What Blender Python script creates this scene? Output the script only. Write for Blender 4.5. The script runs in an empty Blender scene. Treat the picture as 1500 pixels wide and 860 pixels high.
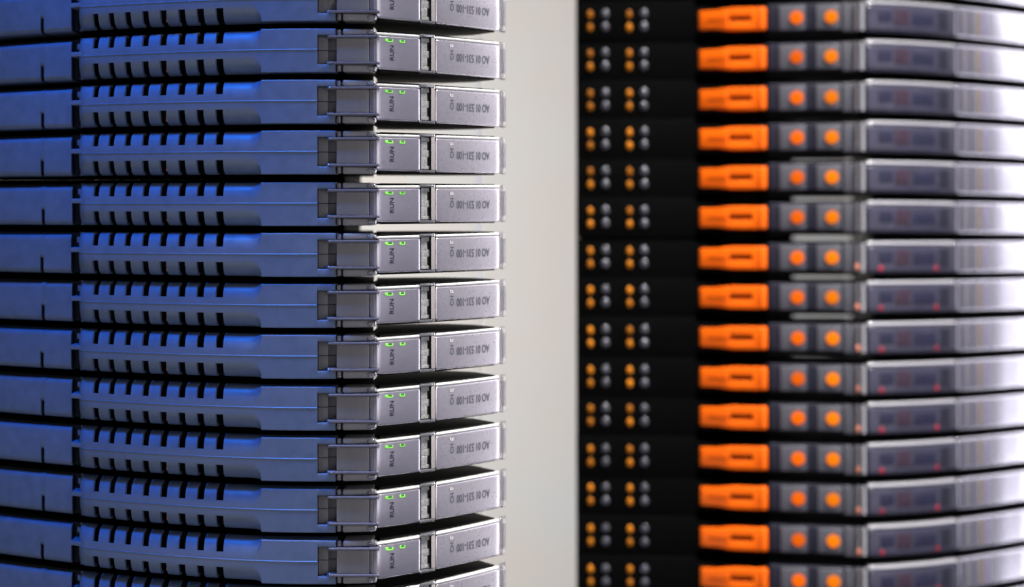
import bpy, bmesh, math, random
from mathutils import Vector
random.seed(7)

# ------------------------------------------------------------------ units
# shapes are written in "u": 75 u = 12.5 mm, the pitch of the stacked modules
S = 0.0125 / 75.0
D = 2500.0            # u, camera to the nearest front edge of the left stack
HX, HY = 750.0, 300.0
scene = bpy.context.scene

# ------------------------------------------------------------------ camera
cam_data = bpy.data.cameras.new('camera')
cam = bpy.data.objects.new('camera', cam_data)
scene.collection.objects.link(cam)
scene.camera = cam
cam.location = (0, -D * S, 0)
cam.rotation_euler = (math.radians(90), 0, 0)
cam_data.sensor_width = 36
cam_data.lens = 36 * D / 1500
cam_data.shift_y = -(430 - HY) / 1500
cam_data.clip_start = 0.01
cam_data.clip_end = 50
cam_data.dof.use_dof = True
cam_data.dof.focus_distance = (D + 55) * S
cam_data.dof.aperture_fstop = 7.0
cam_data.dof.aperture_blades = 0

# ------------------------------------------------------------------ light
world = bpy.data.worlds.new('World'); scene.world = world
world.use_nodes = True
world.node_tree.nodes['Background'].inputs[0].default_value = (0.66, 0.74, 1.0, 1)
world.node_tree.nodes['Background'].inputs[1].default_value = 0.085

def area(name, loc, target, size, sizey, power, col):
    l = bpy.data.lights.new(name, 'AREA')
    l.shape = 'RECTANGLE'; l.size = size; l.size_y = sizey
    l.energy = power; l.color = col
    o = bpy.data.objects.new(name, l)
    scene.collection.objects.link(o)
    o.location = loc
    o.rotation_euler = (Vector(target) - Vector(loc)).to_track_quat('-Z', 'Y').to_euler()
    return o
def spot(name, loc, target, cone, blend, soft, power, col):
    l = bpy.data.lights.new(name, 'SPOT')
    l.spot_size = math.radians(cone); l.spot_blend = blend; l.shadow_soft_size = soft
    l.energy = power; l.color = col
    o = bpy.data.objects.new(name, l)
    scene.collection.objects.link(o)
    o.location = loc
    o.rotation_euler = (Vector(target) - Vector(loc)).to_track_quat('-Z', 'Y').to_euler()
    return o
spot('blue_lamp', (-0.16, -0.10, 0.44), (-0.085, 0.01, 0.0), 24, 0.75, 0.035, 16.5, (0.0, 0.19, 1.0))
spot('top_lamp', (0.25, -0.06, 0.55), (0.065, 0.07, -0.02), 27, 0.6, 0.07, 48, (1.0, 0.97, 0.93))
area('front_fill', (0.55, -0.75, 0.0), (0.05, 0.05, -0.02), 0.9, 0.7, 3.0, (0.98, 0.95, 1.0))  # added fill, unseen source; lifts the silver faces and fronts
area('left_fill', (-0.58, -0.62, -0.34), (-0.10, 0.0, -0.02), 0.6, 0.6, 1.5, (0.84, 0.87, 1.0))  # added soft fill for the caps and lower curves of the housings
spot('right_fill', (0.22, -0.42, 0.40), (0.115, 0.12, -0.02), 22, 0.6, 0.05, 3.2, (1.0, 0.97, 0.93))  # added spot to brighten the orange levers and right stack
area('side_lamp', (0.36, 0.26, 0.0), (0.12, 0.22, -0.02), 0.24, 0.5, 1.25, (0.97, 0.96, 1.0))
area('wall_fill', (-0.42, 0.36, -0.01), (0.02, 0.86, -0.01), 0.3, 0.6, 4.35, (1.0, 0.965, 0.91))  # added unseen light behind the left stack, brightens the wall evenly

scene.view_settings.view_transform = 'Standard'
scene.view_settings.look = 'None'
scene.view_settings.exposure = 0
scene.view_settings.gamma = 1
scene.cycles.use_denoising = True
scene.cycles.max_bounces = 10
scene.cycles.transmission_bounces = 8
scene.cycles.caustics_reflective = False
scene.cycles.caustics_refractive = False

# ------------------------------------------------------------------ materials
def mat(name, col, rough=0.5, metal=0.0, coat=0.0, coat_rough=0.05, noise=0.0, nscale=900,
        bump=0.0, bscale=4000, stretch=(1, 1, 1), spec=0.5, trans=0.0, emit=None, estr=0.0,
        vary=0.0, rvar=0.0, ior=1.5, grain=0.0):
    m = bpy.data.materials.new(name); m.use_nodes = True
    nt = m.node_tree; b = nt.nodes['Principled BSDF']
    b.inputs['Base Color'].default_value = (*col, 1)
    b.inputs['Roughness'].default_value = rough
    b.inputs['Metallic'].default_value = metal
    b.inputs['Coat Weight'].default_value = coat
    b.inputs['Coat Roughness'].default_value = coat_rough
    b.inputs['Specular IOR Level'].default_value = spec
    b.inputs['Transmission Weight'].default_value = trans
    b.inputs['IOR'].default_value = ior
    if emit:
        b.inputs['Emission Color'].default_value = (*emit, 1)
        b.inputs['Emission Strength'].default_value = estr
    tc = nt.nodes.new('ShaderNodeTexCoord')
    mp = nt.nodes.new('ShaderNodeMapping'); mp.inputs['Scale'].default_value = stretch
    nt.links.new(tc.outputs['Object'], mp.inputs['Vector'])
    src = None
    if noise or rvar:
        n = nt.nodes.new('ShaderNodeTexNoise'); n.inputs['Scale'].default_value = nscale
        n.inputs['Detail'].default_value = 4
        oi = nt.nodes.new('ShaderNodeObjectInfo')
        add = nt.nodes.new('ShaderNodeVectorMath'); add.operation = 'ADD'
        nt.links.new(mp.outputs[0], add.inputs[0]); nt.links.new(oi.outputs['Random'], add.inputs[1])
        nt.links.new(add.outputs[0], n.inputs['Vector'])
        if noise:
            mr = nt.nodes.new('ShaderNodeMapRange')
            mr.inputs['From Min'].default_value = 0.25; mr.inputs['From Max'].default_value = 0.75
            mr.inputs['To Min'].default_value = 1 - noise; mr.inputs['To Max'].default_value = 1 + noise
            nt.links.new(n.outputs['Fac'], mr.inputs['Value'])
            vm = nt.nodes.new('ShaderNodeVectorMath'); vm.operation = 'SCALE'
            vm.inputs[0].default_value = col
            nt.links.new(mr.outputs[0], vm.inputs['Scale'])
            src = vm.outputs[0]
        if rvar:
            mr2 = nt.nodes.new('ShaderNodeMapRange')
            mr2.inputs['From Min'].default_value = 0.3; mr2.inputs['From Max'].default_value = 0.7
            mr2.inputs['To Min'].default_value = rough - rvar; mr2.inputs['To Max'].default_value = rough + rvar
            nt.links.new(n.outputs['Fac'], mr2.inputs['Value'])
            nt.links.new(mr2.outputs[0], b.inputs['Roughness'])
    if vary:
        oi2 = nt.nodes.new('ShaderNodeObjectInfo')
        mr3 = nt.nodes.new('ShaderNodeMapRange')
        mr3.inputs['To Min'].default_value = 1 - vary; mr3.inputs['To Max'].default_value = 1 + vary
        nt.links.new(oi2.outputs['Random'], mr3.inputs['Value'])
        vm2 = nt.nodes.new('ShaderNodeVectorMath'); vm2.operation = 'SCALE'
        if src: nt.links.new(src, vm2.inputs[0])
        else: vm2.inputs[0].default_value = col
        nt.links.new(mr3.outputs[0], vm2.inputs['Scale'])
        src = vm2.outputs[0]
        if emit:
            ms = nt.nodes.new('ShaderNodeMath'); ms.operation = 'MULTIPLY'
            ms.inputs[1].default_value = estr
            nt.links.new(mr3.outputs[0], ms.inputs[0])
            nt.links.new(ms.outputs[0], b.inputs['Emission Strength'])
    if grain:
        ng = nt.nodes.new('ShaderNodeTexNoise'); ng.inputs['Scale'].default_value = 7000
        ng.inputs['Detail'].default_value = 2
        nt.links.new(tc.outputs['Object'], ng.inputs['Vector'])
        mg = nt.nodes.new('ShaderNodeMapRange')
        mg.inputs['From Min'].default_value = 0.3; mg.inputs['From Max'].default_value = 0.7
        mg.inputs['To Min'].default_value = 1 - grain; mg.inputs['To Max'].default_value = 1 + grain
        nt.links.new(ng.outputs['Fac'], mg.inputs['Value'])
        vg = nt.nodes.new('ShaderNodeVectorMath'); vg.operation = 'SCALE'
        if src: nt.links.new(src, vg.inputs[0])
        else: vg.inputs[0].default_value = col
        nt.links.new(mg.outputs[0], vg.inputs['Scale'])
        src = vg.outputs[0]
    if src: nt.links.new(src, b.inputs['Base Color'])
    if bump:
        n2 = nt.nodes.new('ShaderNodeTexNoise'); n2.inputs['Scale'].default_value = bscale
        n2.inputs['Detail'].default_value = 3
        nt.links.new(mp.outputs[0], n2.inputs['Vector'])
        bp = nt.nodes.new('ShaderNodeBump'); bp.inputs['Strength'].default_value = bump
        bp.inputs['Distance'].default_value = 0.0001
        nt.links.new(n2.outputs['Fac'], bp.inputs['Height'])
        nt.links.new(bp.outputs[0], b.inputs['Normal'])
    return m

M = {}
M['blue'] = mat('blue_grey_plastic', (0.110, 0.148, 0.232), 0.42, noise=0.10, nscale=350, bump=0.10, bscale=7000, rvar=0.08, vary=0.05, grain=0.10)
M['arm'] = mat('warmed_clip_plastic', (0.22, 0.21, 0.21), 0.4, noise=0.06, bump=0.05, bscale=9000)  # warm grey offsets the blue lamp, as if its light faded here
M['recess'] = mat('grey_recess_plastic', (0.20, 0.19, 0.19), 0.55, noise=0.08, bump=0.06, bscale=8000)
M['black'] = mat('black_plastic', (0.0015, 0.0015, 0.0015), 0.6, noise=0.3, bump=0.05, bscale=5000, spec=0.04)
M['strip'] = mat('pale_pinkish_plastic', (0.46, 0.42, 0.41), 0.3, coat=0.6, noise=0.12, nscale=2500)
M['dim'] = mat('dark_grey_slot', (0.035, 0.035, 0.035), 0.6, noise=0.3)
M['core'] = mat('black_carrier_plastic', (0.004, 0.004, 0.004), 0.6, noise=0.3, bump=0.1, bscale=3000, spec=0.15)
M['silver'] = mat('brushed_silver_label', (0.63, 0.59, 0.695), 0.31, metal=0.8, coat=0.8, coat_rough=0.04,
                  noise=0.025, nscale=1500, stretch=(0.25, 1, 1), bump=0.03, bscale=2600, rvar=0.02, vary=0.04)
M['silver_type'] = mat('lit_silver_label', (0.80, 0.745, 0.83), 0.29, metal=0.78, coat=0.9, coat_rough=0.03,
                  noise=0.025, nscale=1500, stretch=(0.25, 1, 1), bump=0.03, bscale=2600, rvar=0.02, vary=0.04)  # lighter copy of the silver; stronger reflection is put into the colour
M['silver_far'] = mat('smooth_silver_label', (0.67, 0.64, 0.75), 0.2, metal=0.75, coat=0.6, noise=0.05, nscale=600, bump=0.05, bscale=3000)
M['clear'] = mat('clear_plastic', (0.42, 0.385, 0.42), 0.10, trans=0.65, ior=1.49, bump=0.03, bscale=2500)
M['lip'] = mat('clear_cover_edge', (0.88, 0.87, 0.93), 0.05, trans=0.85, ior=1.45)
M['label'] = mat('warmed_label_film', (0.21, 0.195, 0.19), 0.3, coat=0.8, coat_rough=0.05, noise=0.05, bump=0.06, stretch=(1, 1, .1), bscale=3000)  # base warmed to cancel blue lamp light on the label
M['ink'] = mat('dark_ink', (0.02, 0.02, 0.05), 0.5, noise=0.2, nscale=4000)
M['ink_pale'] = mat('grey_ink', (0.10, 0.10, 0.14), 0.5, noise=0.3, nscale=4000)
M['foil'] = mat('crinkled_foil', (0.55, 0.55, 0.54), 0.32, metal=0.3, bump=1.0, bscale=1600, noise=0.35, nscale=2200)
M['green'] = mat('green_light_pipe', (0.2, 0.8, 0.1), 0.3, emit=(0.42, 1.0, 0.13), estr=0.42, vary=0.25)
M['lens'] = mat('green_lens', (0.10, 0.22, 0.08), 0.2, coat=0.5, emit=(0.3, 1.0, 0.1), estr=0.04, vary=0.3)
M['pale_pipe'] = mat('pale_light_pipe', (0.75, 0.75, 0.75), 0.25, coat=0.5, noise=0.1)
M['copper'] = mat('copper_component', (0.75, 0.22, 0.08), 0.35, metal=0.3, noise=0.2, vary=0.4)
M['orange'] = mat('orange_plastic', (1.0, 0.15, 0.002), 0.4, noise=0.06, vary=0.06, spec=0.2)
M['slot'] = mat('slot_shade_brown', (0.10, 0.012, 0.002), 0.6, noise=0.2, spec=0.1)  # dark brown stands in for shade inside the lever slot
M['groove_shade'] = mat('shaded_groove_orange', (0.55, 0.07, 0.002), 0.5, noise=0.2, spec=0.1)  # darker orange paints the shade of a shallow groove
M['amber'] = mat('amber_plastic', (0.58, 0.19, 0.008), 0.4, spec=0.2, vary=0.35)
M['contact'] = mat('grey_metal_contact', (0.125, 0.125, 0.148), 0.3, metal=0.6, noise=0.2, vary=0.15)
M['dark'] = mat('dark_grey_plastic', (0.018, 0.018, 0.032), 0.4, noise=0.2, bump=0.05, spec=0.3)
M['grey'] = mat('mid_grey_plastic', (0.095, 0.093, 0.112), 0.42, noise=0.08, bump=0.05)
M['smoke'] = mat('smoked_cover_plastic', (0.055, 0.053, 0.085), 0.2, spec=0.25, noise=0.15, nscale=300, bump=0.03)
M['led_o'] = mat('deep_orange_led', (0.06, 0.01, 0.0), 0.6, spec=0.05, emit=(1.0, 0.15, 0.002), estr=1.0, vary=0.2)
M['led_p'] = mat('orange_led', (0.06, 0.02, 0.0), 0.6, spec=0.05, emit=(1.0, 0.22, 0.003), estr=1.0, vary=0.12)
M['led_r'] = mat('red_led', (0.15, 0.01, 0.02), 0.3, emit=(1.0, 0.03, 0.10), estr=0.27, vary=0.4)
M['plum'] = mat('plum_circuit_board', (0.05, 0.03, 0.05), 0.4, noise=0.3, spec=0.2)
M['brown'] = mat('brown_plastic', (0.20, 0.15, 0.13), 0.4, noise=0.2)
M['lilac'] = mat('lilac_plastic', (0.24, 0.20, 0.36), 0.4, noise=0.15)
M['edge'] = mat('lit_clear_edge', (0.86, 0.85, 0.84), 0.25, coat=1.0, noise=0.06, nscale=1500)  # near-white base paints the highlight along the cover's top edge
M['rim'] = mat('lit_clear_rim', (0.62, 0.61, 0.66), 0.2, coat=1.0, trans=0.25)  # pale base puts light caught by the clear edge into the colour
M['coral'] = mat('coral_light', (0.55, 0.20, 0.13), 0.4, noise=0.2, vary=0.3)
M['board'] = mat('dark_circuit_board', (0.025, 0.025, 0.055), 0.4, spec=0.2, noise=0.3)
M['post'] = mat('grey_anodised_rail', (0.80, 0.78, 0.74), 0.5, metal=0.0, noise=0.08, stretch=(1, 1, .1), nscale=300)
M['wall'] = mat('off_white_paint', (0.74, 0.72, 0.69), 0.7, bump=0.04, bscale=300)
def mottle(m, c1, c2, scale):
    nt = m.node_tree; n = nt.nodes.new('ShaderNodeTexNoise'); n.inputs['Scale'].default_value = scale
    n.inputs['Detail'].default_value = 3
    r = nt.nodes.new('ShaderNodeValToRGB')
    r.color_ramp.elements[0].position = 0.38; r.color_ramp.elements[0].color = (*c1, 1)
    r.color_ramp.elements[1].position = 0.62; r.color_ramp.elements[1].color = (*c2, 1)
    tc = nt.nodes.new('ShaderNodeTexCoord')
    nt.links.new(tc.outputs['Object'], n.inputs['Vector']); nt.links.new(n.outputs['Fac'], r.inputs['Fac'])
    nt.links.new(r.outputs[0], nt.nodes['Principled BSDF'].inputs['Base Color'])
mottle(M['wall'], (0.73, 0.73, 0.71), (0.755, 0.71, 0.66), 16)

# ------------------------------------------------------------------ mesh helpers
def obj(name, verts, faces, material, parent=None, smooth=35, solid=None):
    me = bpy.data.meshes.new(name)
    me.from_pydata([(v[0] * S, v[1] * S, v[2] * S) for v in verts], [], faces)
    bm = bmesh.new(); bm.from_mesh(me)
    bmesh.ops.recalc_face_normals(bm, faces=bm.faces)
    bm.to_mesh(me); bm.free()
    return link(name, me, material, parent, smooth)

def link(name, me, material, parent=None, smooth=35):
    me.materials.append(M[material])
    if smooth:
        for p in me.polygons: p.use_smooth = True
        me.set_sharp_from_angle(angle=math.radians(smooth))
    o = bpy.data.objects.new(name, me)
    scene.collection.objects.link(o)
    if parent: o.parent = parent
    return o

class Mesh:
    """collects shapes for one part; o = the origin of its thing, subtracted from all points"""
    def __init__(self, origin): self.v = []; self.f = []; self.o = origin
    def add(self, verts, faces):
        b = len(self.v)
        self.v += [(p[0] - self.o[0], p[1] - self.o[1], p[2] - self.o[2]) for p in verts]
        self.f += [tuple(i + b for i in f) for f in faces]
    def strip(self, x0, x1, n, zt, zb, dfun, front, back, r=2.0, rend=0.0, k=3, bulge=0.0):
        """bar that follows the curved front dfun between two stations, rounded on its front edges"""
        zt = zt if callable(zt) else (lambda x, c=zt: c)
        zb = zb if callable(zb) else (lambda x, c=zb: c)
        xs = [x0 + (x1 - x0) * i / n for i in range(n + 1)]
        if rend:
            for q in (0.1, 0.3, 0.6, 1.0): xs += [x0 + rend * q, x1 - rend * q]
            xs = sorted(set(xs))
        V = []; F = []
        for x in xs:
            dist = min(x - x0, x1 - x)
            a = rend * (1 - math.sqrt(max(0, 1 - ((rend - dist) / rend) ** 2))) if rend and dist < rend else 0
            X = PX(x, dfun(x)); d = dfun(x); t = zt(x) - a; b = zb(x) + a
            bk = back(x) if callable(back) else d + back
            V.append((X, bk, t))
            for i in range(k + 1):
                th = math.pi / 2 * i / k
                V.append((X, d + front + a + r - r * math.sin(th), t - r + r * math.cos(th)))
            if bulge:
                for i in range(1, 8):
                    q = i / 8; V.append((X, d + front + a - bulge * 4 * q * (1 - q), t - r + (b - t + 2 * r) * q))
            for i in range(k + 1):
                th = math.pi / 2 * i / k
                V.append((X, d + front + a + r - r * math.cos(th), b + r - r * math.sin(th)))
            V.append((X, bk, b))
        m = 2 * (k + 1) + 2 + (7 if bulge else 0)
        for i in range(len(xs) - 1):
            for j in range(m):
                j2 = (j + 1) % m
                F.append((i * m + j, i * m + j2, (i + 1) * m + j2, (i + 1) * m + j))
        F.append(tuple(range(m))); F.append(tuple((len(xs) - 1) * m + j for j in range(m)))
        self.add(V, F)
    def disc(self, x, d, z, rx, rz, h, n=20, dome=0.0):
        """short round peg that points at the viewer"""
        X = PX(x, d); V = []; F = []
        rings = [(1.0, h), (1.0, -h * .6), (0.85, -h)] + ([(0.45, -h - dome)] if dome else [])
        for s, y in rings:
            for i in range(n):
                a = 2 * math.pi * i / n
                V.append((X + rx * s * math.cos(a), d + y, z + rz * s * math.sin(a)))
        for q in range(len(rings) - 1):
            for i in range(n):
                j = (i + 1) % n
                F.append((q * n + i, q * n + j, (q + 1) * n + j, (q + 1) * n + i))
        F.append(tuple(range(n))); F.append(tuple((len(rings) - 1) * n + i for i in range(n)))
        self.add(V, F)
    def rod(self, x, d, z0, z1, r, n=14, rd=None):
        """upright round rod"""
        X = PX(x, d); V = []; F = []; rd = rd or r
        for z, s in ((z0, .75), (z0 + r * .25, 1), (z1 - r * .25, 1), (z1, .75)):
            for i in range(n):
                a = 2 * math.pi * i / n
                V.append((X + r * s * math.cos(a), d + rd * s * math.sin(a), z))
        for q in range(3):
            for i in range(n):
                j = (i + 1) % n
                F.append((q * n + i, q * n + j, (q + 1) * n + j, (q + 1) * n + i))
        F.append(tuple(range(n))); F.append(tuple(3 * n + i for i in range(n)))
        self.add(V, F)
    def poly(self, pts, d0, d1):
        """outline of (x, z) stations at depth d0, thickened to d1"""
        n = len(pts); V = [(PX(x, d0), d0, z) for x, z in pts] + [(PX(x, d0), d1, z) for x, z in pts]
        F = [tuple(range(n)), tuple(range(2 * n - 1, n - 1, -1))]
        F += [(i, (i + 1) % n, n + (i + 1) % n, n + i) for i in range(n)]
        self.add(V, F)
    def slab(self, plan, z0, z1):
        """plan outline of world (X, Y) points in u between two heights"""
        n = len(plan); V = [(x, y, z0) for x, y in plan] + [(x, y, z1) for x, y in plan]
        F = [tuple(range(n)), tuple(range(2 * n - 1, n - 1, -1))]
        F += [(i, (i + 1) % n, n + (i + 1) % n, n + i) for i in range(n)]
        self.add(V, F)
    def build(self, name, material, parent, smooth=35):
        return obj(name, self.v, self.f, material, parent, smooth)

def PX(x, d): return (x - HX) * (D + d) / D

def interp(pts):
    def f(x):
        if x <= pts[0][0]: return pts[0][1]
        for (a, p), (b, q) in zip(pts, pts[1:]):
            if x <= b: return p + (q - p) * (x - a) / (b - a)
        return pts[-1][1]
    return f

def thing(name, label, cat, group=None, loc=(0, 0, 0)):
    o = bpy.data.objects.new(name, None); scene.collection.objects.link(o)
    o.empty_display_size = 0.003
    o.location = [c * S for c in loc]
    o['label'] = label; o['category'] = cat
    if group: o['group'] = group
    return o

def copy_tree(o, parent=None):
    c = o.copy(); scene.collection.objects.link(c); c.parent = parent
    for ch in list(o.children): copy_tree(ch, c)
    return c

_fonts = {}
def lettering(name, text, x0, x1, z0, z1, dfun, turn, material, parent, origin):
    """flat print bent onto the curved cover; turn 90 = reads upwards, 180 = upside down"""
    cu = bpy.data.curves.new(name, 'FONT'); cu.body = text; cu.resolution_u = 3; cu.offset = 0.018
    to = bpy.data.objects.new(name, cu)
    me = bpy.data.meshes.new_from_object(to)
    bpy.data.objects.remove(to)
    xs = [v.co.x for v in me.vertices]; ys = [v.co.y for v in me.vertices]
    ax, bx, ay, by = min(xs), max(xs), min(ys), max(ys)
    bm = bmesh.new(); bm.from_mesh(me)
    bmesh.ops.subdivide_edges(bm, edges=[e for e in bm.edges if e.calc_length() > 0.25], cuts=2)
    N = 60; arc = [0.0]; st = [x0 + (x1 - x0) * i / N for i in range(N + 1)]
    for i in range(N):
        arc.append(arc[-1] + math.hypot(PX(st[i + 1], dfun(st[i + 1])) - PX(st[i], dfun(st[i])), dfun(st[i + 1]) - dfun(st[i])))
    def at(s):
        s *= arc[-1]
        for i in range(N):
            if s <= arc[i + 1] + 1e-9: return st[i] + (st[i + 1] - st[i]) * (s - arc[i]) / (arc[i + 1] - arc[i])
        return x1
    for v in bm.verts:
        a = (v.co.x - ax) / (bx - ax); b = (v.co.y - ay) / (by - ay)
        if turn == 90: u, w = 1 - b, a
        else: u, w = 1 - a, 1 - b
        x = at(u); d = dfun(x)
        z = z0 + (z1 - z0) * w; d2 = d - 0.55 - 2.0 * max(0, 1 - ((z + 2.7) / 21.5) ** 2)
        v.co = ((PX(x, d) - origin[0]) * S, (d2 - origin[1]) * S, (z - origin[2]) * S)
    bm.to_mesh(me); bm.free()
    return link(name, me, material, parent, 0)

# ------------------------------------------------------------------ setting
def flat(name, pts, material):
    o = obj(name, pts, [tuple(range(len(pts)))], material, None, 0)
    o['kind'] = 'structure'
    return o
WY = 5200
flat('background_wall', [(-14000, WY, -9000), (14000, WY, -9000), (14000, WY, 9000), (-14000, WY, 9000)], 'wall')

# ------------------------------------------------------------------ left stack: blue-grey modules
PITCH = 75.0
def dL(x):                                   # how far the curved front lies behind its nearest edge
    return 105 * (max(0, 450 - x) / 329) ** 1.8
def dC(x):                                   # the silver cover turns away to the right
    t = x - 555
    return 10 + 0.70 * t + 0.0017 * t * t
TOP, BOT = 31.0, -33.0
ORG = (PX(400, 100), 100.0, BOT)

def make_left():
    root = thing('control_module', '-', 'control module', 'control modules in the blue stack')
    # ---- housing: curved shell with two rows of vent slots
    sl = [135, 158, 182, 207.6, 233.6, 260.6, 287.6, 315.6]
    sw = [8.8, 8.8, 9.3, 9.8, 10.2, 10.4, 10.8, 11.3]
    cuts = []
    for a, w in zip(sl, sw): cuts += [a, a + w]
    xs = sorted(set(cuts + [111.5, 113, 115.5, 118.5, 121, 123.5, 126, 345, 358, 365, 369, 372.5, 375.5, 378, 380, 381.6, 382.6, 383, 395, 410, 430, 450, 465]))
    ts = [0, .12, .22, .31, .44, .57, .69, .80, .89, .955, 1.0]
    def section(x):
        q = 0.0
        if x > 365: q = 1 - math.sqrt(max(0, 1 - ((x - 365) / 18) ** 2)) if x < 383 else 1.0
        end = 24 * (1 - math.sqrt(max(0, 1 - ((124 - x) / 12.6) ** 2))) if x < 124 else 0.0
        pts = []
        for sgn, H in ((1, TOP), (-1, -BOT)):
            zin = 2.0
            r_z = (H - zin) * (1 - q) + 1.4 * q
            r_y = 27.0 * (1 - q) + 1.4 * q
            side = []
            for t in ts:
                p = 2.3 * (1 - q) + 2 * q
                side.append((sgn * (H - r_z + r_z * t), r_y * (1 - (1 - t ** p) ** (1 / p)) + end))
            side.append((sgn * H, 34.0))
            pts.append(side)
        mid = [(1.2, end), (0.4, end - 0.8), (-0.3, end - 0.8), (-0.9, end)]
        return [*reversed(pts[0]), *mid, *pts[1]]
    V = []; F = []; m = None
    for x in xs:
        sec = section(x); m = len(sec)
        for z, e in sec: V.append((PX(x, dL(x)), min(dL(x) + e, dL(max(x, 121)) + 34), z))
    nt_ = len(ts) + 1
    inslot = lambda x: any(a - 1e-6 <= x < a + w - 1e-6 for a, w in zip(sl, sw))
    for i in range(len(xs) - 1):
        for j in range(m - 1):
            if inslot(xs[i]):
                if 0 <= j <= 7 or 19 <= j <= 26: continue   # the slot
            F.append((i * m + j, i * m + j + 1, (i + 1) * m + j + 1, (i + 1) * m + j))
    me = bpy.data.meshes.new('housing')
    me.from_pydata([((v[0] - ORG[0]) * S, (v[1] - ORG[1]) * S, (v[2] - ORG[2]) * S) for v in V], [], F)
    bm = bmesh.new(); bm.from_mesh(me)
    loose = [v for v in bm.verts if not v.link_faces]
    bmesh.ops.delete(bm, geom=loose, context='VERTS')
    bmesh.ops.recalc_face_normals(bm, faces=bm.faces)
    f0 = max(bm.faces, key=lambda f: f.calc_area())
    if f0.normal.y > 0:
        for f in bm.faces: f.normal_flip()
    y0 = min(v.co.y for v in bm.verts); keep = bm.copy()
    bmesh.ops.solidify(bm, geom=bm.faces[:], thickness=4.2 * S)
    if min(v.co.y for v in bm.verts) < y0 - 0.5 * S:
        bm = keep; bmesh.ops.solidify(bm, geom=bm.faces[:], thickness=-4.2 * S)
    bmesh.ops.recalc_face_normals(bm, faces=bm.faces)
    bm.to_mesh(me); bm.free()
    hs = link('housing', me, 'blue', root, 28)

    # ---- clip arms beside the label recess (same moulding as the housing)
    for zt, zb in ((TOP, 21.5), (-21.5, BOT)):
        a = Mesh(ORG); a.strip(465.1, 491.5, 3, zt, zb, dL, 0.0, 34, 1.4); a.build('clip_arm', 'blue', root)
        a = Mesh(ORG)
        fr = lambda x: 0.5 + max(0, x - 505) * 0.14
        a.strip(502, 547, 5, zt - .4, zb + .4, fr, 0.0, 40, 2.2, 2.5); a.build('clip_arm', 'arm', root)
    # ---- recess floor with a step
    a = Mesh(ORG)
    a.strip(465.2, 479.4, 2, 21.4, 0.35, dL, 13, 34, .8); a.strip(465.2, 479.4, 2, -0.35, -21.4, dL, 13, 34, .8)
    a.strip(479.5, 502, 2, 21.4, 0.35, dL, 21, 34, .8); a.strip(479.5, 502, 2, -0.35, -21.4, dL, 21, 34, .8)
    a.build('recess_floor', 'recess', root)
    # ---- label plate and its clear holder
    z0 = lambda x: 0.0
    a = Mesh(ORG); a.strip(493.2, 541, 2, 17.0, -17.6, z0, 0.5, 8, 1.0, 1.2); a.build('label_plate', 'label', root)
    h = Mesh(ORG); h.strip(481, 556, 8, 21.0, 17.2, z0, -4.0, 12, 1.2, 1.5)
    h.strip(481, 556, 8, -17.8, -21.6, z0, -4.0, 12, 1.2, 1.5)
    h.strip(478.5, 494, 3, 21.6, 16.6, z0, 1.0, 10, 2.0, 2.0); h.strip(478.5, 494, 3, -17.2, -22.2, z0, 1.0, 10, 2.0, 2.0)
    h.rod(547.5, 3.5, -17.7, 17.1, 5.2, 16, 4.5)
    hold = h.build('label_holder', 'clear', root)
    a = Mesh(ORG); a.strip(541.3, 554.5, 2, 16.9, -17.5, z0, 9.0, 16, .8); a.build('backing', 'label', hold)
    # ---- hinge pins bridging the arms, and the round ears of the cover
    for zt, zb in ((30, 21.8), (-22.2, -32)):
        a = Mesh(ORG); a.rod(497, 6, zb, zt, 3.4); a.build('hinge_pin', 'clear', root)
        a = Mesh(ORG); a.strip(537.5, 552, 4, zt - 1, zb + .4, lambda x: 2 + (x - 537) * .25, 0, 16, 3.2, 3.5)
        a.build('hinge_ear', 'lip', root)
    # ---- end cap on the far left
    e = Mesh(ORG)
    capd = lambda x: dL(x) + 30
    for xa, xb, zb in ((-90, 59.4, None), (59.5, 64.4, -10.0), (64.5, 104.5, None)):
        e.strip(xa, xb, max(2, int((xb - xa) / 12)), lambda x: 25.5 + .012 * x, zb if zb is not None else (lambda x: -33.2), capd, 0, 70,
                8.0 if zb is None else 6.0, 0.0, 6)
    cap = e.build('end_cap', 'blue', root)
    n = Mesh(ORG)
    n.strip(103, 123, 4, 7.5, 0.6, dL, 2.6, 40, .8)
    n.strip(104.7, 110.0, 2, 24, 13, dL, 34, 60, 2.5, 1.5); n.strip(104.7, 108.5, 2, -17, -32, dL, 36, 60, 1.6, 1.5)
    n.build('neck', 'blue', root)
    # ---- dark carrier behind the shell, reaching back to the rail
    c = Mesh(ORG)
    st = [-90, -40, 0, 60, 121, 180, 240, 300, 360, 420, 465, 505, 545]
    c.slab([(PX(x, dL(x)), dL(x) + 34.2) for x in st] + [(PX(545, 300), 330), (PX(-90, 300), 560)], BOT + 1.2, TOP - 1.2)
    c.slab([(PX(-90, 300), 390), (PX(505, 300), 300), (PX(515, 300), 470), (PX(-90, 300), 560)], BOT - 5.6, TOP + 5.7)
    xs2 = [556, 575, 600, 625, 650, 675, 700, 724]
    c.slab([(PX(x, dC(x)), dC(x) + 12.4) for x in xs2] + [(PX(690, dC(690)), 238), (PX(640, dC(640)), 262), (PX(600, 200), 262), (PX(548, 200), 250)], -31.0, 30.0)
    c.slab([(PX(541, 30), 44), (PX(556, 24), 27), (PX(556, 24), 210), (PX(541, 30), 210)], -30.6, 29.6)
    c.build('carrier', 'core', root)
    k = Mesh(ORG)
    k.strip(239.5, 244.5, 1, -13, -27, dL, 21, 33, .8); k.build('circuit_component', 'copper', root)
    # ---- silver cover: status face, latch window, type face, clear end lip
    zt = lambda x: 26.4 + (x - 555) * .011; zb = lambda x: -27.4 - (x - 555) * .009
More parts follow.
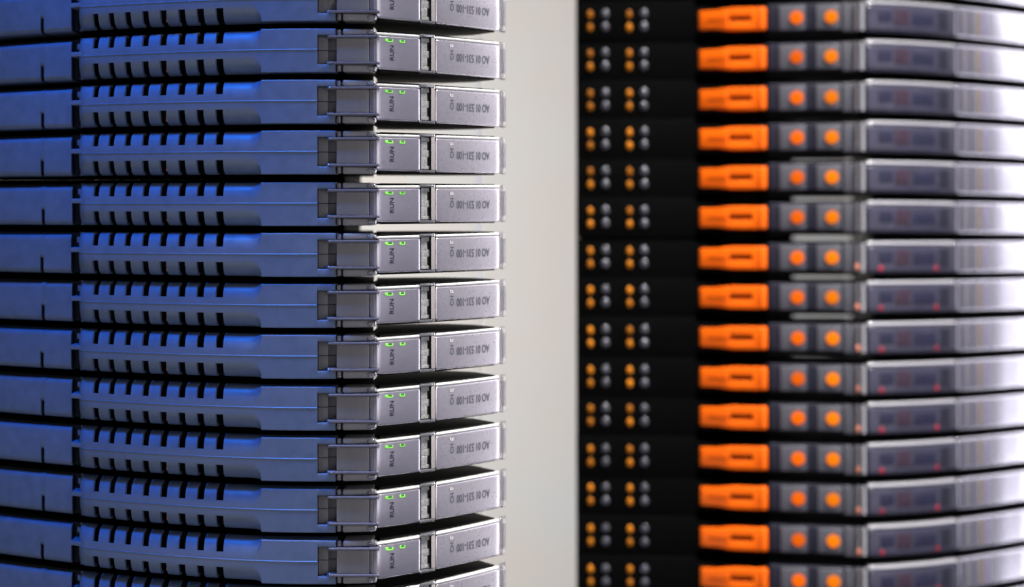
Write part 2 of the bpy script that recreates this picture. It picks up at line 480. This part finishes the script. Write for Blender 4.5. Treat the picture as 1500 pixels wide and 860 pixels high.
    zc = lambda x: zt(x) - 4.5
    s = Mesh(ORG); s.strip(551.5, 615.5, 8, zc, zb, dC, 0, 12, 3.2, 3.0, 5, 2.0); sf = s.build('status_cover', 'silver', root, 40)
    lettering('lettering', 'RUN', 571.4, 577.8, -14.0, 8.2, dC, 90, 'ink', sf, ORG)
    for xa, xb in ((567, 576), (586, 593.5)):
        g = Mesh(ORG)
        g.strip(xa, xa + 1.8, 1, 17.3, 13.3, dC, -1.9, 3, .4)
        g.strip(xa + 1.85, xb - 1.25, 1, 14.4, 13.1, dC, -2.0, 3, .4)
        g.strip(xb - 1.2, xb, 1, 17.1, 13.2, dC, -1.9, 3, .4)
        if xa == 567: g.strip(565.0, 566.9, 1, 17.7, 14.3, dC, -1.7, 3, .4)
        lt = g.build('status_light', 'green', sf)
        g = Mesh(ORG); g.strip(xa + 1.85, xb - 1.25, 1, 17.4, 14.5, dC, -1.6, 3, .4); g.build('lens', 'lens', sf)
    s = Mesh(ORG); s.strip(551.5, 615.5, 8, zt, lambda x: zc(x) + .15, dC, -0.4, 12, 2.4, 2.0, 5); s.build('upper_edge', 'edge', sf, 50)
    w = Mesh(ORG)
    w.strip(615.7, 634.6, 3, lambda x: zt(x) - 1.0, lambda x: zb(x) + 1.0, dC, 10.5, 14, 1.0)
    win = w.build('latch_window', 'dim', root)
    f = Mesh(ORG)
    edges = [(23.4, 17.5, 628.2), (17.5, 4.5, 625.4), (4.5, -5.7, 628.4), (-5.7, -19, 625.4), (-19, -24.2, 628.4)]
    for a_, b_, xe in edges: f.strip(616.8, xe, 2, a_ - .02, b_ + .02, dC, 5.5, 10, .5)
    f.build('latch', 'foil', win)
    g = Mesh(ORG)
    g.strip(614.6, 637.5, 4, lambda x: zt(x) + 1.6, lambda x: zt(x) - 2.4, dC, -2.2, 12, 1.3, 1.5)
    g.strip(614.6, 637.5, 4, lambda x: zb(x) + 2.4, lambda x: zb(x) - 1.6, dC, -2.2, 12, 1.3, 1.5)
    k2 = Mesh(ORG); k2.strip(632.0, 637.4, 2, lambda x: zt(x) - 2.6, lambda x: zb(x) + 2.6, dC, -1.2, 9, 1.0); k2.build('side_strip', 'strip', win)
    g.build('window_frame', 'lip', win)
    s = Mesh(ORG); s.strip(637.8, 731.0, 14, zc, zb, dC, 0, 12, 3.2, 2.4, 5, 2.0); tf = s.build('type_cover', 'silver_type', root, 40)
    s = Mesh(ORG); s.strip(637.8, 731.0, 14, zt, lambda x: zc(x) + .15, dC, -0.4, 12, 2.4, 2.0, 5); s.build('upper_edge', 'edge', tf, 50)
    lettering('lettering', 'AO 01 531-100', 669.2, 717.2, -8.4, 4.4, dC, 180, 'ink_pale', tf, ORG)
    lettering('lettering', 'CH', 659.8, 665.0, -6.6, 8.4, dC, 90, 'ink_pale', tf, ORG)
    g = Mesh(ORG); g.strip(659.5, 661, 1, 17.0, 12.4, dC, -1.9, 3, .4); g.strip(661.05, 664, 1, 13.8, 12.5, dC, -2.0, 3, .4); g.strip(662.6, 664, 1, 16.4, 13.85, dC, -1.8, 3, .4)
    g.build('status_light', 'pale_pipe', tf)
    l = Mesh(ORG)
    l.strip(731.2, 740.5, 3, lambda x: zt(x) + .6, lambda x: zb(x) - .6, dC, -1.0, 20, 3.2, 2.6, 4)
    lip = l.build('cover_lip', 'lip', root, 40)
    b = Mesh(ORG); b.strip(733.2, 736.2, 1, 19, -20, dC, 8, 14, .8); b.build('rib', 'silver', lip)
    return root

ORD = ['topmost', 'second', 'third', 'fourth', 'fifth', 'sixth', 'seventh', 'eighth', 'ninth', 'tenth', 'eleventh',
       'twelfth', 'thirteenth', 'fourteenth', 'fifteenth', 'sixteenth', 'seventeenth']
proto = make_left()
mods = [proto] + [copy_tree(proto) for _ in range(12)]
for i, o in enumerate(mods):
    zc = 2.6 - PITCH * (i - 4)
    o.location = (ORG[0] * S, (ORG[1] + random.uniform(-2.2, 2.2)) * S, (zc + ORG[2] + random.uniform(-.7, .7)) * S)
    o.rotation_euler = (random.uniform(-.002, .002), random.uniform(-.0018, .0018), random.uniform(-.006, .006))
    if i == 0: o['label'] = 'topmost blue-grey vented module in the sharp left stack, cut by the frame'
    elif i == 12: o['label'] = 'lowest blue-grey module in the left stack, only its top sliver showing'
    else: o['label'] = '%s blue-grey vented module from the top of the left stack, silver RUN cover' % ORD[i]

# ------------------------------------------------------------------ right stack: black and orange modules
dR = interp([(820, 748), (1000, 730), (1075, 712), (1125, 700), (1250, 672), (1270, 668), (1300, 676), (1340, 696), (1370, 716),
             (1400, 743), (1430, 774), (1460, 808), (1500, 860), (1540, 918), (1580, 982)])
K = 3209 / 2500
ORGR = (PX(1200, 709), 709.0, -36.0)
def make_right():
    root = thing('terminal_module', '-', 'terminal module', 'terminal modules in the blurred stack')
    t = Mesh(ORGR)
    t.strip(845, 1019, 6, 37.3, -37.3, dR, 0, 40, 2.0)
    t.slab([(PX(852, 790), 789), (PX(1019, 770), 771), (PX(1019, 1150), 1150), (PX(852, 1150), 1150)], -37.2, 37.2)
    t.strip(1019.2, 1127, 4, 27, -27, dR, 6, lambda x: 1150, 2.0)
    tb = t.build('terminal_block', 'black', root)
    for x, kind in ((864.5, 0), (886.5, 1), (922, 0), (943.5, 1)):
        for zz in (12.6, -12.2):
            a = Mesh(ORGR)
            if kind: a.disc(x, dR(x), zz + 1, 7.2, 8.2, 2.5, 20, 1.2); a.build('contact', 'contact', tb)
            else: a.disc(x, dR(x), zz, 5.2, 7.8, 2.5, 20, 1.2); a.build('push_button', 'amber', tb)
    # orange lever, wider towards its right end, with a slot
    a = Mesh(ORGR)
    hz = lambda x: 17.6 + 3.6 * min(1, max(0, (x - 1050) / 20))
    dl = lambda x: dR(x) + max(0, 1062 - x) * 0.25
    a.strip(1024, 1068, 8, hz, lambda x: -hz(x), dl, -6, lambda x: 760, 2.5, 3)
    a.strip(1068.1, 1102, 4, hz, 4.6, dR, -6, 12, 2.0); a.strip(1068.1, 1102, 4, -4.6, lambda x: -hz(x), dR, -6, 12, 2.0)
    a.strip(1102.1, 1112, 2, hz, lambda x: -hz(x), dR, -6, 12, 2.0)
    lev = a.build('release_lever', 'orange', root)
    a = Mesh(ORGR); a.strip(1068.2, 1101.9, 2, 4.5, -4.5, dR, 3, 11, .5); a.build('slot', 'slot', lev)
    a = Mesh(ORGR); a.strip(1036, 1066, 4, 2.4, -2.4, dl, -6.8, 2, .5, 1.0); a.build('groove', 'groove_shade', lev)
    dg = lambda x: dR(x) + (x - 1112) * 0.6
    a = Mesh(ORGR); a.strip(1112.2, 1122.5, 3, 21.2, -21.2, dg, -10, 14, 3, 2.5); a.build('thumb_grip', 'orange', lev)
    # dark housing with two grey light windows
    a = Mesh(ORGR)
    a.strip(1127.2, 1262, 8, 27.5, -23, dR, 4, 30, 2.5)
    hs = a.build('housing', 'dark', root)
    for xa, xb, xl in ((1142, 1181, 1168), (1196, 1233, 1219)):
        a = Mesh(ORGR); a.strip(xa, xb, 2, 24, -22.5, dR, 0, 3.9, 2.0, 2.0); wd = a.build('light_window', 'grey', hs)
        a = Mesh(ORGR); a.disc(xl, dR(xl), 1.0, 12.2, 12.2, 3.5, 24, 2.0); a.build('status_light', 'led_o' if xl < 1200 else 'led_p', wd)
    a = Mesh(ORGR); a.strip(1236, 1258, 2, 27, -27, dR, 0, 3.9, 2.0); a.build('side_rib', 'grey', hs)
    # carrier
    c = Mesh(ORGR)
    c.slab([(PX(1128, 700), 735), (PX(1262, 670), 705), (PX(1262, 670), 860), (PX(1128, 700), 860)], -33.2, 32.6)
    c.slab([(PX(1262, 668), 700), (PX(1400, 743), 760), (PX(1580, 982), 1000), (PX(1580, 982), 1060), (PX(1400, 743), 1040), (PX(1262, 668), 1000)], -23.5, 24.5)
    c.slab([(PX(1277, 950), 950), (PX(1530, 1090), 1090), (PX(1530, 1090), 1160), (PX(1277, 950), 1160)], -36.6, 36.6)
    c.build('carrier', 'core', root)
    # clear clip, smoked status cover, silver type cover
    a = Mesh(ORGR); a.rod(1255.5, 668, -26, 27, 3.6); a.build('hinge_rod', 'clear', root)
    a = Mesh(ORGR); a.rod(1264, 672, -26, 27, 3.6); a.build('hinge_rod', 'rim', root)
    zt = lambda x: 23.0; zb = lambda x: -27.5
    a = Mesh(ORGR); a.strip(1270, 1399.5, 12, 31, 23.2, dR, 0.5, 30, 5, 3, 5); a.build('cover_rim', 'rim', root, 50)
    a = Mesh(ORGR); a.strip(1270, 1399, 12, zt, zb, dR, 0, 16, 6, 3, 5); sc = a.build('status_cover', 'smoke', root, 50); zt = lambda x: 30.5
    for xa, xb, za, zb_, mt in ((1287, 1309, 12, -9, 'board'), (1311, 1334, 15, -14, 'plum'), (1337, 1372, 9, -12, 'board'), (1376, 1392, 18, -18, 'dark')):
        a = Mesh(ORGR); a.strip(xa, xb, 4, za, zb_, dR, -.5, 3, .4, 1.5); a.build('inner_panel', mt, sc)
    a = Mesh(ORGR); a.disc(1256, 664, -17, 4.5, 6.5, 1.5, 14, .6); a.build('warning_light', 'coral', sc)
    for xl in (1290, 1370.5):
        a = Mesh(ORGR); a.disc(xl, dR(xl), -19, 5.0, 5.0, 1.2, 14, .6); a.build('warning_light', 'led_r', sc)
    a = Mesh(ORGR); a.strip(1401, 1580, 20, zt, zb, dR, 0, 16, 3.5, 2, 5); tf = a.build('type_cover', 'silver_far', root, 50)
    
    for xa, xb, mt in ((1405, 1409, 'smoke'), (1413, 1417, 'clear'), (1422, 1425, 'smoke'), (1431, 1438, 'brown'), (1442, 1446, 'lilac')):
        a = Mesh(ORGR); a.strip(xa, xb, 2, 23, -22, dR, -.8, 3, .5); a.build('rib', mt, tf)
    return root

protoR = make_right()
TILT = math.radians(1.25)
rms = [protoR] + [copy_tree(protoR) for _ in range(16)]
for j, o in enumerate(rms):
    i = j - 1
    ypx = 27 + 58.43 * i
    z = (HY - ypx) * K
    o.location = (ORGR[0] * S, (ORGR[1] + z * math.tan(TILT) + random.uniform(-2, 2)) * S, (z + ORGR[2] + random.uniform(-.8, .8)) * S)
    o.rotation_euler = (-TILT, random.uniform(-.002, .002), random.uniform(-.003, .003))
    if i < 6:                                   # the upper modules show no red lights
        for c in list(o.children_recursive):
            if c.name.startswith('warning_light'): bpy.data.objects.remove(c)
    if j == 0: o['label'] = 'topmost blurred module of the right stack, mostly above the frame'
    elif j == 16: o['label'] = 'lowest blurred module of the right stack, mostly below the frame'
    else: o['label'] = '%s blurred black module from the top of the right stack, orange lever' % ORD[j]

# ------------------------------------------------------------------ rails that carry the stacks
def rail(label, x, w, y0, y1, z0, z1):
    X = x; root = thing('mounting_rail', label, 'rail', 'mounting rails', (X, y0, z0))
    a = Mesh((X, y0, z0)); a.slab([(X - w, y0), (X + w, y0), (X + w, y0 + 12), (X + w * .6, y0 + 12), (X + w * .6, y1), (X - w * .6, y1), (X - w * .6, y0 + 12), (X - w, y0 + 12)], z0, z1)
    a.build('profile', 'post', root)
    a = Mesh((X, y0, z0)); a.slab([(X - w * .9, y1 + .1), (X + w * .9, y1 + .1), (X + w * .9, y1 + 14), (X - w * .9, y1 + 14)], z0, z1)
    a.build('flange', 'post', root)
rail('slim grey upright rail glimpsed through the gaps behind the left stack', PX(702, 420), 5.5, 420, 470, -760, 480)

def plate(label, x0, x1, d):
    X = PX(x0, d); root = thing('back_plate', label, 'back plate', 'back plates behind the blurred stack', (X, d, -1000))
    a = Mesh((X, d, -1000)); w = PX(x1, d) - X
    a.slab([(X, d), (X + w, d), (X + w, d + 12), (X, d + 12)], -1000, 560); a.build('panel', 'black', root)
    a = Mesh((X, d, -1000)); a.slab([(X, d + 12.2), (X + 14, d + 12.2), (X + 14, d + 60), (X, d + 60)], -1000, 560); a.build('fold', 'black', root)
plate('black upright plate behind the terminal blocks of the right stack', 848, 1162, 1175)
plate('black upright plate behind the smoked covers of the right stack', 1276, 1530, 1175)
